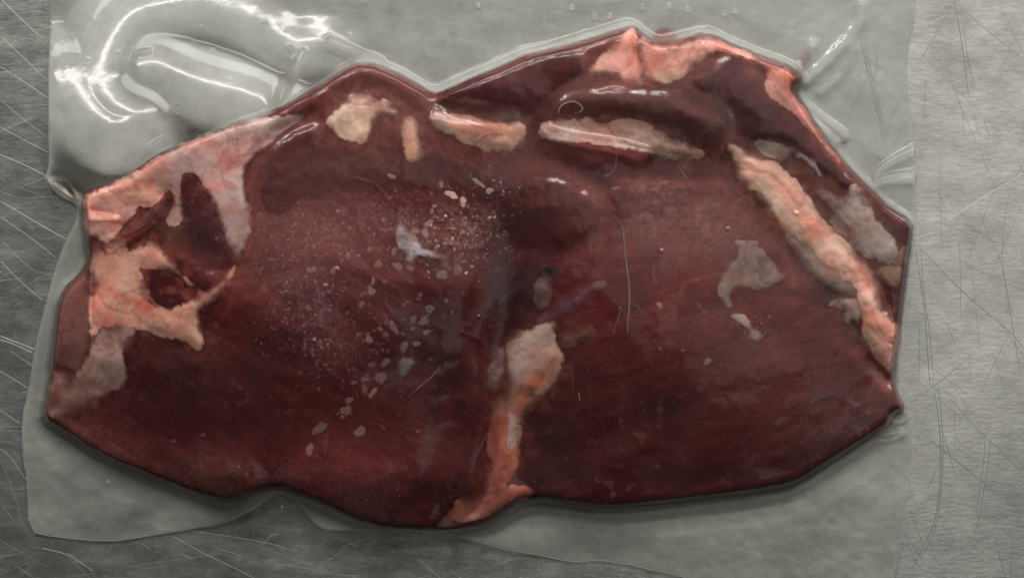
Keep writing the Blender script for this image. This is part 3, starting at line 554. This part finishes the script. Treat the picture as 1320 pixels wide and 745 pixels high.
# --- middle right membrane
fat('membrane', [(946, 309), (960, 311), (975, 310), (981, 319), (990, 330), (1000, 340), (1003, 352), (1014, 350), (1024, 345), (1030, 336), (1032, 339), (1026, 349), (1012, 358), (987, 371), (975, 374), (960, 367), (945, 374), (942, 386), (943, 398), (931, 390), (925, 376), (926, 363), (933, 352), (941, 338), (953, 328), (951, 318)], 1.8, (140, 112, 104), [(934, 365, 7, 20, .1, (146, 128, 116), .85), (948, 366, 16, 5, -.2, (138, 114, 104), .8), (958, 345, 12, 16, .4, (120, 98, 90), .6), (985, 345, 14, 16, 0, (112, 82, 78), .6), (955, 330, 22, 3, .9, (130, 108, 100), .6)], 3, 1.6, 1.0, .86, M_SKIN, soft=3.4, lines=[([(952, 320), (965, 330), (976, 348), (982, 366)], 1.5, .8)], label='wrinkled translucent grey membrane flap in the right half')
fat('fat_fleck', [(939, 408), (945, 404), (952, 406), (959, 407), (964, 414), (970, 426), (978, 426), (986, 432), (980, 438), (973, 442), (964, 436), (967, 429), (961, 420), (951, 413)], 2.5, (152, 130, 116), (), 2.5, 1.2, .3, .95, M_FAT, soft=2)
fat('membrane', [(1131, 464), (1134, 478), (1112, 494), (1094, 508), (1106, 520), (1114, 524), (1100, 526), (1076, 512), (1064, 512), (1046, 520), (1040, 522), (1066, 504), (1088, 498), (1108, 478)], 1.2, (126, 92, 88), (), 3, 1.6, .3, .55, M_SKIN, soft=6)
fat('membrane', [(996, 548), (1010, 540), (1028, 532), (1022, 540), (1012, 549), (1000, 551)], 1.2, (132, 88, 86), (), 3, 1.2, .3, .6, M_SKIN, soft=4)
# --- centre seam
fat('membrane', [(690, 416), (702, 402), (726, 384), (742, 370), (760, 362), (784, 362), (776, 372), (762, 380), (756, 394), (744, 396), (728, 408), (706, 420)], 1.5, (116, 66, 74), [(760, 372, 24, 6, -.4, (150, 104, 100), .8), (720, 400, 20, 6, -.6, (112, 66, 86), .7)], 3, 2.0, .8, .72, M_SKIN, soft=5, lines=[([(700, 414), (730, 392), (756, 368)], 1.5, 1.2)])
fat('membrane', [(688, 362), (700, 358), (713, 361), (714, 385), (704, 397), (694, 399), (688, 385)], 1.6, (136, 104, 98), (), 3, 2, .4, .62, M_SKIN, soft=5)
fat('membrane', [(640, 390), (650, 375), (665, 368), (684, 364), (680, 372), (664, 380), (650, 392), (643, 400)], 1.4, (96, 78, 86), (), 3, 2.4, .4, .6, M_SKIN, soft=6)
fat('membrane', [(622, 500), (628, 470), (640, 448), (652, 446), (652, 480), (650, 500), (636, 508)], 1.6, (148, 106, 96), (), 4, 2.5, .4, .9, M_SKIN, soft=9)
fat('membrane', [(722, 444), (728, 430), (744, 420), (763, 417), (766, 431), (748, 445), (732, 450)], 2, (124, 84, 72), (), 4, 2, .5, .8, M_SKIN, soft=7)
fat('fat_seam', [(652, 440), (662, 430), (679, 424), (698, 417), (718, 412), (717, 428), (716, 438), (722, 447), (728, 459), (722, 478), (711, 499), (698, 516), (682, 532), (674, 552), (668, 580), (656, 590), (648, 570), (650, 540), (650, 512), (650, 490), (651, 462)], 6, (172, 132, 116), [(672, 470, 16, 22, 0, (168, 138, 124), .6), (700, 430, 16, 16, 0, (170, 150, 130), .8), (690, 490, 34, 14, -.75, (186, 100, 66), .95), (710, 480, 8, 24, .5, (168, 100, 76), .8), (690, 455, 12, 10, .3, (176, 128, 116), .7), (656, 440, 6, 14, 0, (150, 92, 62), .7), (668, 515, 14, 14, 0, (176, 92, 62), .8), (652, 480, 3, 30, 0, (120, 50, 40), .8), (690, 425, 26, 10, -.2, (138, 100, 90), .7)], 5, 2.2, .9, soft=7,
    lines=[([(718, 460), (706, 476), (694, 498), (682, 512)], 1.8, 2.5), ([(652, 450), (651, 480), (652, 500), (658, 516), (660, 534)], 2, 2.5)], label='pale fat with an orange lower edge in the central seam')
fat('fat_seam', [(634, 512), (646, 506), (656, 514), (662, 530), (672, 540), (670, 556), (672, 586), (668, 602), (660, 612), (656, 626), (672, 626), (692, 631), (684, 640), (667, 648), (650, 661), (632, 673), (609, 681), (574, 683), (562, 678), (576, 662), (594, 640), (613, 638), (622, 626), (630, 602), (627, 573), (631, 552), (628, 530)], 4.5, (164, 88, 70), [(645, 525, 12, 14, 0, (182, 120, 100), .8), (640, 570, 7, 40, 0, (150, 64, 46), .8), (662, 580, 8, 26, 0, (176, 100, 74), .7), (640, 620, 18, 14, 0, (116, 42, 34), .85), (640, 640, 30, 10, -.2, (140, 52, 38), .7), (590, 674, 26, 7, -.15, (184, 136, 112), .85), (630, 662, 20, 8, -.4, (180, 128, 112), .7), (680, 633, 14, 6, 0, (130, 44, 30), .8), (628, 596, 8, 20, .2, (96, 62, 56), .7)], 5, 1.8, .9, soft=5,
    lines=[([(658, 520), (659, 545), (654, 580)], 1.8, 2), ([(622, 604), (605, 638), (618, 644), (640, 634)], 1.8, 2)], label='orange red fat of the lower seam reaching the bottom edge')
# --- flecks of fat and trapped bubbles lying between flesh and film
fat('fat_fleck', [(514, 284), (522, 293), (534, 302), (542, 310), (543, 320), (558, 326), (574, 328), (579, 333), (572, 336), (556, 332), (542, 329), (534, 334), (528, 338), (522, 334), (526, 327), (510, 316), (508, 307), (510, 294)], 2.4, (172, 158, 158), [(520, 306, 6, 6, 0, (118, 100, 98), .95)], 2, .9, .2, .9, M_FAT, soft=2, label='whitish smear with a small tail in the left half')
fat('fat_fleck', [(511, 463), (519, 460), (524, 464), (532, 461), (533, 469), (527, 475), (524, 483), (517, 487), (511, 480)], 2.2, (150, 132, 126), (), 2, .8, .2, .9, M_FAT, soft=2, label='pale square fleck below the smear')
# the flesh next to fat is paler, with thin pink membrane running into it
for a, kw in JOBS:
    if a[0] == 'muscle_flap': continue
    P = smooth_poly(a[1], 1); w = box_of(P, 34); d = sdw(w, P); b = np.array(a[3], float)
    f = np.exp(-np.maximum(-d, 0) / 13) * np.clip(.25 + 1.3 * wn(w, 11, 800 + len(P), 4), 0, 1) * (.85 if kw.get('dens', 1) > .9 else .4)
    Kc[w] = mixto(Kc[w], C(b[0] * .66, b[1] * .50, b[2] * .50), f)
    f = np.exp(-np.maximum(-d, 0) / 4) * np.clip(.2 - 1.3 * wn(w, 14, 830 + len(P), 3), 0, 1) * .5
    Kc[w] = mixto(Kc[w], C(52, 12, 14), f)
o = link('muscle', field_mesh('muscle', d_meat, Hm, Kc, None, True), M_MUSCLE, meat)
o = link('muscle_underside', field_mesh('muscle_underside', d_meat, low.astype(np.float32), Kc, None, True, 4, True), M_MUSCLE, meat)
for a, kw in JOBS: build_fat(*a, **kw)
FLECK = [(582, 251, 8, 5, .4, 1.0), (597, 260, 4.5, 6.5, -.3, 1.0), (569, 238, 4, 4, 0, .6), (631, 246, 5, 4, .4, .9), (617, 236, 9, 3.6, .7, .7), (505, 228, 6, 3.5, .1, .7), (513, 343, 7.5, 5.5, .1, .5), (529, 346, 4.5, 4.5, 0, .4), (570, 354, 6.5, 7.5, .3, .45), (590, 348, 7, 6, 0, .3), (479, 375, 5, 6, 0, .45), (481, 362, 3, 5, .3, .4), (496, 363, 3, 4.5, 0, .35), (487, 341, 5, 5.5, .5, .35), (554, 398, 7, 5, .5, .55), (533, 412, 4, 7, -.1, .35), (546, 414, 5, 8, .6, .35), (507, 421, 5, 9, -.5, .5), (497, 431, 4, 5, .2, .5), (476, 438, 4.5, 5.5, 0, .5), (521, 447, 5.5, 7, 0, .5), (537, 443, 5, 4, .5, .45), (490, 424, 4, 3, 0, .5), (498, 415, 3, 4, 0, .4), (497, 467, 5, 6, .5, .45), (478, 471, 4, 3.5, 0, .45), (491, 487, 6.5, 9, .2, .5), (471, 489, 5, 4, .3, .4), (456, 493, 4, 4, 0, .4), (470, 501, 5, 5.5, 0, .45), (481, 506, 4, 7, .6, .75), (450, 516, 6, 4, .1, .5), (446, 529, 7, 7.5, 0, .45), (412, 552, 6, 12, .75, .5), (399, 579, 5.5, 7.5, .1, .45), (464, 556, 8, 7, .1, .5), (575, 388, 4, 3, .5, .5), (466, 392, 4, 5, 0, .4), (550, 428, 5, 4, 0, .5), (850, 393, 4, 4, 0, .5), (912, 466, 6, 4, -.4, .6), (660, 627, 3.5, 4, 0, .7), (430, 349, 4, 5, .2, .45), (403, 348, 4, 5, 0, .5), (448, 330, 4, 4, 0, .35), (476, 322, 4, 3, 0, .4), (508, 324, 4, 5, 0, .4), (548, 300, 5, 5, 0, .5), (553, 288, 5, 6, .4, .6), (560, 266, 3, 3, 0, .6), (535, 297, 7, 4, .4, .6), (600, 281, 3, 2.5, 0, .6), (574, 314, 3.5, 3, 0, .6)]
rngf = np.random.RandomState(5)
def fleck(cx, cy, rx, ry, a, s):
    s = s * .72 if s < .9 else s
    n = 14; co = []; ph = rngf.rand(4) * 6.28; k = 1 + .045 * rngf.randn(n) + .20 * np.sin(2 * np.linspace(0, 6.28, n, endpoint=False) + ph[0]) + .10 * np.sin(3 * np.linspace(0, 6.28, n, endpoint=False) + ph[1]) + .06 * np.sin(5 * np.linspace(0, 6.28, n, endpoint=False) + ph[2])
    uu = [cx]; vv = [cy]
    for ring in (.7, 1.0):
        for i in range(n):
            t = 2 * math.pi * i / n; x = rx * ring * k[i] * math.cos(t); y = ry * ring * k[i] * math.sin(t)
            uu.append(cx + x * math.cos(a) - y * math.sin(a)); vv.append(cy + x * math.sin(a) + y * math.cos(a))
    h = samp(ENV, uu, vv) + np.array([.7] + [.6] * n + [.15] * n)
    f = [(0, 1 + (i + 1) % n, 1 + i) for i in range(n)]
    f3 = f + [q for i in range(n) for q in ((1 + i, 1 + (i + 1) % n, 1 + n + (i + 1) % n), (1 + i, 1 + n + (i + 1) % n, 1 + n + i))]
    c0 = C(140, 102, 100) * (1 - s) + C(196, 170, 164) * s
    cols = np.tile(c0, (len(uu), 1)) * (1 + .12 * rngf.randn(1, 1)); cols[0] *= .85
    alp = np.array([.22 + .58 * s] * (1 + n) + [.02 + .5 * s] * n)
    return world(np.array(uu), np.array(vv), h), f3, cols, alp
for q in FLECK:
    co, f, cols, al = fleck(*q)
    link('fat_fleck', mesh_np('fat_fleck', co, np.array(f)[:, ::-1], cols, al), M_FAT, meat)
def speckle(name, zones, seed):
    global rngf
    rngf = np.random.RandomState(seed); CO = []; F = []; K = []; A = []; b = 0
    for (cx, cy, rx, ry, n, rmax, s0, s1) in zones:
        for _ in range(n):
            x, y = rngf.randn(2) * .55; r = .7 + (rmax - .7) * rngf.rand() ** 2
            co, f, c, al = fleck(cx + x * rx, cy + y * ry, r * (1 + .5 * rngf.rand()), r, rngf.rand() * 3, s0 + (s1 - s0) * rngf.rand() ** 2)
            CO.append(co); F.append(np.array(f)[:, ::-1] + b); K.append(c); A.append(al); b += len(co)
    o = link(name, mesh_np(name, np.concatenate(CO), np.concatenate(F), np.concatenate(K), np.concatenate(A)), M_FAT, meat); o['kind'] = 'stuff'
speckle('fine_fat_specks', [(600, 305, 50, 40, 260, 2.2, .2, 1.0), (590, 300, 80, 50, 120, 3.2, .1, .6), (390, 390, 55, 90, 330, 2.4, .05, .55), (430, 450, 80, 70, 240, 2.4, .05, .5), (460, 300, 90, 40, 160, 2.4, .05, .6), (360, 320, 40, 60, 120, 2, .05, .5), (500, 420, 90, 90, 110, 3.2, .0, .5), (400, 310, 60, 40, 90, 3, 0, .4), (640, 245, 24, 24, 24, 1.8, .4, 1), (520, 270, 60, 24, 60, 2.2, 0, .5), (860, 290, 90, 40, 60, 2, 0, .35), (480, 640, 100, 26, 50, 1.6, 0, .5), (320, 610, 120, 24, 130, 1.5, 0, .3), (780, 470, 120, 80, 26, 1.3, .1, .6), (970, 418, 24, 14, 20, 1.5, .3, .9)], 77)
FIB = [([(792, 278), (801, 288), (804, 300), (806, 330), (811, 362), (812, 390), (809, 418), (809, 432)], 1.3), ([(906, 320), (930, 306), (958, 288)], 1.0), ([(857, 324), (868, 325), (876, 334), (878, 345)], .8), ([(843, 340), (842, 355), (847, 368)], .6),
       ([(740, 147), (752, 143), (749, 135), (738, 130), (724, 135), (719, 145), (721, 152)], 1.5), ([(777, 229), (790, 224), (794, 212), (795, 198)], 1.9), ([(496, 389), (502, 395), (506, 404)], .8), ([(434, 450), (442, 442), (452, 444), (459, 455), (460, 470)], .7), ([(526, 511), (545, 495), (558, 484), (568, 472)], 1.2), ([(606, 222), (608, 232), (616, 238)], 1.0),
       ([(1010, 320), (1013, 309), (1020, 303), (1028, 308), (1040, 322)], 1.1), ([(950, 262), (960, 252), (968, 258), (974, 270)], 1.2), ([(873, 212), (880, 222), (886, 232)], 1.0), ([(736, 468), (738, 488), (739, 506)], .7), ([(746, 504), (747, 512), (748, 518)], 1.2), ([(1146, 390), (1147, 402), (1152, 414)], 1.0), ([(630, 556), (622, 570), (613, 588), (606, 612)], .9), ([(790, 430), (796, 412), (801, 398)], .6), ([(816, 392), (824, 396), (830, 404)], .6), ([(918, 158), (926, 154), (934, 160)], .7)]
for pts, r in FIB:
    p = dense(smooth_poly(pts, 2, False), 3); h = samp(ENV, [q[0] for q in p], [q[1] for q in p]) + .35
    link('fibre', tube('fibre', [(q[0], q[1], z) for q, z in zip(p, h)], r), M_FIBRE, meat)

# ------------------------------------------------------------------ vacuum bag
env = np.where(d_meat > 0, ENV, 0)
env = blur(np.maximum(ENV, blur(np.maximum(ENV, blur(ENV.astype(np.float32), 22.0)).astype(np.float32), 12)).astype(np.float32), 2.5) + 1.4
dist = np.maximum(-d_meat, 0)
heb = blur(np.where(d_meat > -2, he, he).astype(np.float32), 3)
Lf = 26 + 10 * noise(U, V, 90, 41, 2)
flange = 3.5 + (heb - 2) * (.78 * np.exp(-dist / 3.2) + .22 * np.exp(-dist / (Lf * 1.5)))
flange += np.clip(dist / 40, 0, 1) * (2.2 * noise(U, V, 110, 42, 3) + .25 * noise(U, V, 22, 43, 2) + 1.2)
flange += (17 * gauss2(340, 650, 55, 30) + 12 * gauss2(520, 700, 110, 22)) * .9 * (V > 600)
flange += 10 * sstep(735, 790, V) * 0
# reflex ridges of the puckered upper left corner
TUBE = (-0.12 / S + CX, CY - 0.62 / S, 1.25 / S)
def half_slope(u, v):
    """slope (dh/du, dh/dv) at which a glossy film at (u, v) mirrors the ceiling tube"""
    l = np.array([TUBE[0] - u, TUBE[1] - v, TUBE[2]]); l /= np.linalg.norm(l)
    c = np.array([CX - u, CY - v, HC]); c /= np.linalg.norm(c); h = l + c
    return -h[0] / h[2], -h[1] / h[2]
LOOPS = [[(173, 146), (160, 142), (147, 133), (135, 120), (128, 105), (127, 92), (130, 75), (137, 58), (146, 40), (157, 24), (170, 13), (190, 6), (215, 3), (240, 2), (262, 4), (285, 9), (308, 17), (330, 26), (350, 38), (368, 50), (385, 57), (405, 54), (425, 52)],
         [(200, 79), (220, 87), (240, 97), (262, 105), (285, 111), (310, 118), (335, 127), (357, 136)],
         [(177, 147), (165, 155), (150, 160), (138, 157), (125, 148), (115, 138), (105, 122), (97, 108), (92, 90)]]
gx, gy = half_slope(230, 80)
best = np.full(U.shape, 1e9, np.float32)
for l in LOOPS: best = np.minimum(best, segdist(U, V, smooth_poly(l, 2, False), False))
tent = gx * (U - 250) + gy * V + 9.5 - .085 * 15 * (np.abs(best / 15.0) + np.log1p(np.exp(-2 * np.abs(best / 15.0))) - .6931)
flange = np.where(best < 140, np.logaddexp(flange / 3.0, np.maximum(tent - .008 * np.maximum(best - 22, 0) ** 2, -30) / 3.0) * 3.0, flange)
film = np.where(d_meat > 0, env, flange)
film = np.minimum(film, 3.5 + 400)
film = blur(film.astype(np.float32), 1.6)
def glint(pts, w, extra=1.0):
    """a tight crease in the film, tilted so that it mirrors the ceiling tube"""
    global film
    P = np.array(pts); c = P.mean(0); g = half_slope(*c); d = segdist(U, V, smooth_poly(pts, 2, False), False)
    r = g[0] * (P[:, 0] - c[0]) + g[1] * (P[:, 1] - c[1])
    film = film + (g[0] * (U - c[0]) + g[1] * (V - c[1]) - r.min() + extra) / (1 + (d / w) ** 2) ** 2
for pts, w, e in [([(1128, 234), (1130, 222), (1145, 208), (1178, 192)], 7, 2), ([(1128, 233), (1150, 226), (1181, 224)], 6, 2), ([(137, 316), (150, 308), (170, 298), (190, 288), (201, 272), (206, 256)], 5, 2),
                  ([(1040, 137), (1062, 155), (1085, 174)], 6, 1), ([(170, 222), (182, 203), (198, 186), (212, 179)], 6, 1), ([(359, 136), (366, 112), (378, 95), (390, 68)], 7, 1), ([(704, 168), (740, 178), (800, 187), (830, 196)], 7, 2),
                  ([(708, 160), (714, 170), (724, 173)], 4, 1), ([(1132, 558), (1145, 561), (1160, 557)], 5, 2), ([(117, 278), (150, 280)], 5, 1), ([(566, 118), (600, 102), (640, 85), (680, 67)], 5, 1), ([(742, 50), (776, 41), (806, 30)], 5, 1), ([(850, 53), (868, 51), (890, 46)], 5, 1), ([(425, 52), (445, 58), (468, 70), (490, 80)], 6, 1)]: glint(pts, w, e)
WR = [([(137, 316), (150, 308), (170, 298), (190, 288), (201, 272), (206, 256)], 2.0, 3.5), ([(1128, 234), (1130, 222), (1145, 208), (1178, 192)], 3, 4), ([(1128, 233), (1150, 226), (1181, 224)], 2.5, 3.5),
      ([(359, 136), (366, 110), (378, 95), (390, 66)], 4, 2.5), ([(425, 52), (440, 58), (465, 72), (488, 80)], 4, 4), ([(1038, 103), (1070, 75), (1110, 32), (1112, 5)], 9, 2.2), ([(1028, 95), (1046, 60), (1048, 55)], 7, 1.8), ([(1040, 137), (1062, 155), (1085, 174)], 3, 4),
      ([(700, 164), (708, 172), (740, 178), (800, 187), (830, 196)], 3, 3.0), ([(710, 172), (730, 172), (745, 180)], 2, 2), ([(1130, 558), (1145, 561), (1160, 557)], 3, 5), ([(1152, 545), (1165, 540)], 2.5, 3), ([(60, 231), (74, 243), (92, 256), (104, 262)], 5, 5), ([(66, 229), (82, 230), (92, 244), (104, 258)], 4, 5),
      ([(117, 278), (150, 280)], 2.5, 1.6), ([(113, 262), (117, 320), (116, 420)], 2.0, 1.5), ([(566, 120), (600, 104), (640, 88), (680, 70)], 2.5, 2.5), ([(690, 66), (740, 48), (790, 34), (812, 28), (840, 50), (848, 55), (890, 46)], 2.5, 3), ([(912, 38), (950, 58), (1010, 80), (1036, 100)], 2.5, 3),
      ([(170, 222), (182, 203), (198, 186), (212, 179)], 3, 3.5), ([(120, 246), (150, 236), (170, 222)], 2.5, 2.5), ([(655, 660), (690, 640), (760, 655)], 5, 3), ([(1104, 60), (1080, 100), (1060, 115)], 8, 1.2), ([(180, 68), (192, 66)], 3, 3), ([(373, 62), (378, 64)], 3, 2.5)]
for pts, w, a in WR: film += a * linefield(smooth_poly(pts, 2, False), w)
rw = random.Random(8)
for i in range(9):
    u0 = rw.uniform(300, 1080); v0 = rw.uniform(170, 560); a = rw.choice([-.3, .1, .35, -.7]) + rw.gauss(0, .25); l = rw.uniform(8, 34)
    film += rw.uniform(.12, .32) * linefield(smooth_poly([(u0, v0), (u0 + l * math.cos(a), v0 + l * math.sin(a)), (u0 + 1.7 * l * math.cos(a + .3), v0 + 1.7 * l * math.sin(a + .3))], 2, False), rw.uniform(1.3, 2.2))
# tiny puckers where the film clings to froth and frost
film += .34 * np.maximum(noise(U, V, 5, 51, 2) - .1, 0) * (gauss2(600, 300, 60, 45) + gauss2(400, 400, 40, 40) + .7 * gauss2(520, 275, 80, 30) + .6 * gauss2(850, 280, 80, 40)) * 2.2
film += .6 * np.maximum(noise(U, V, 4, 52, 2) - .1, 0) * (gauss2(78, 40, 16, 40) + .5 * gauss2(250, 620, 120, 30) + .5 * gauss2(500, 670, 90, 16))
for i in range(34):
    z = random.choice([(90, 20, 600, 110), (600, 0, 1150, 30), (380, 250, 660, 560), (700, 250, 1040, 560), (60, 560, 300, 670)])
    film += 1.2 * linefield([(q := (random.uniform(z[0], z[2]), random.uniform(z[1], z[3]))), (q[0] + random.uniform(-3, 3), q[1] + random.uniform(-1, 1))], 1.7)
film = film + .16 * noise(U, V, 9, 53, 2) * (d_meat < 0) * sstep(20, 60, best) + .14 * noise(U, V, 11, 54, 3) * (d_meat > 0)
film = np.where(d_meat > 0, np.maximum(film, ENV + 1.0), np.maximum(film, 2.6))

bag = bpy.data.objects.new('vacuum_bag', None); SC.collection.objects.link(bag)
bag['label'] = 'clear plastic vacuum bag clinging tightly round the meat on the steel worktop'; bag['category'] = 'bag'
link('front_film', field_mesh('front_film', d_bag, film, None, None, True), M_FRONT, bag)
backh = np.where(d_meat > 4, np.maximum(low - 1.4, 1.2), (film - 1.5) * sstep(585, 660, V) + (1.1 + .12 * film) * (1 - sstep(585, 660, V)))
backh = np.minimum(blur(backh.astype(np.float32), 2.5), film - 1.0); backh = np.maximum(backh, 1.0)
link('back_film', field_mesh('back_film', d_bag - 1, backh, None, None, True, 2), M_BACK, bag)
p = dense(BAGS + [BAGS[0]], 3.0); h = samp(film, [q[0] for q in p], [q[1] for q in p])
link('cut_edge', tube('cut_edge', [(q[0], q[1], z - .3) for q, z in zip(p, h)], .55, 5, 1.0), M_EDGE, bag)
def juice(poly, cols, a, lab=None):
    P = smooth_poly(poly, 2); w = box_of(P, 12); d = sdw(w, P); K = pigment(w, cols, (), 9)
    o = link('meat_juice', field_mesh('meat_juice', d + 1, film[w] - .9, K, np.clip(a * sstep(-1, 6, d) * (.9 + .5 * n5[w]), 0, 1).astype(np.float32), w=w), M_SKIN, bag)
    if lab: o['label'] = lab
juice([(64, 233), (78, 230), (90, 230), (99, 242), (106, 257), (100, 263), (84, 254), (70, 244)], (128, 98, 82), .85, 'brown juice caught in the left corner fold')
juice([(838, 50), (842, 38), (856, 32), (874, 38), (878, 48), (862, 56), (846, 58)], (150, 94, 82), .5, 'reddish juice above the top edge of the meat')
juice([(1172, 526), (1160, 530), (1152, 548), (1134, 560), (1122, 560), (1138, 546), (1150, 530), (1160, 522)], (164, 88, 54), 1.0, 'orange juice in the notch at the lower right')
juice([(1024, 95), (1030, 70), (1044, 56), (1048, 64), (1044, 84), (1038, 102)], (150, 126, 116), .4)
juice([(204, 146), (214, 139), (224, 147), (217, 157), (208, 156)], (140, 92, 74), .35)
# a round air bubble pressed into the upper left of the film
b = [(229.5 + 6 * math.cos(t), 140.5 + 6 * math.sin(t)) for t in np.linspace(0, 6.28, 22)]
hb = samp(film, [q[0] for q in b], [q[1] for q in b])
link('air_bubble', tube('air_bubble', [(q[0], q[1], z + .4) for q, z in zip(b, hb)], 1.0, 5, 1.0), M_EDGE, bag)
# drop of water on the steel just below the bag
SC.render.engine = 'CYCLES'
SC.cycles.transparent_max_bounces = 24; SC.cycles.max_bounces = 8
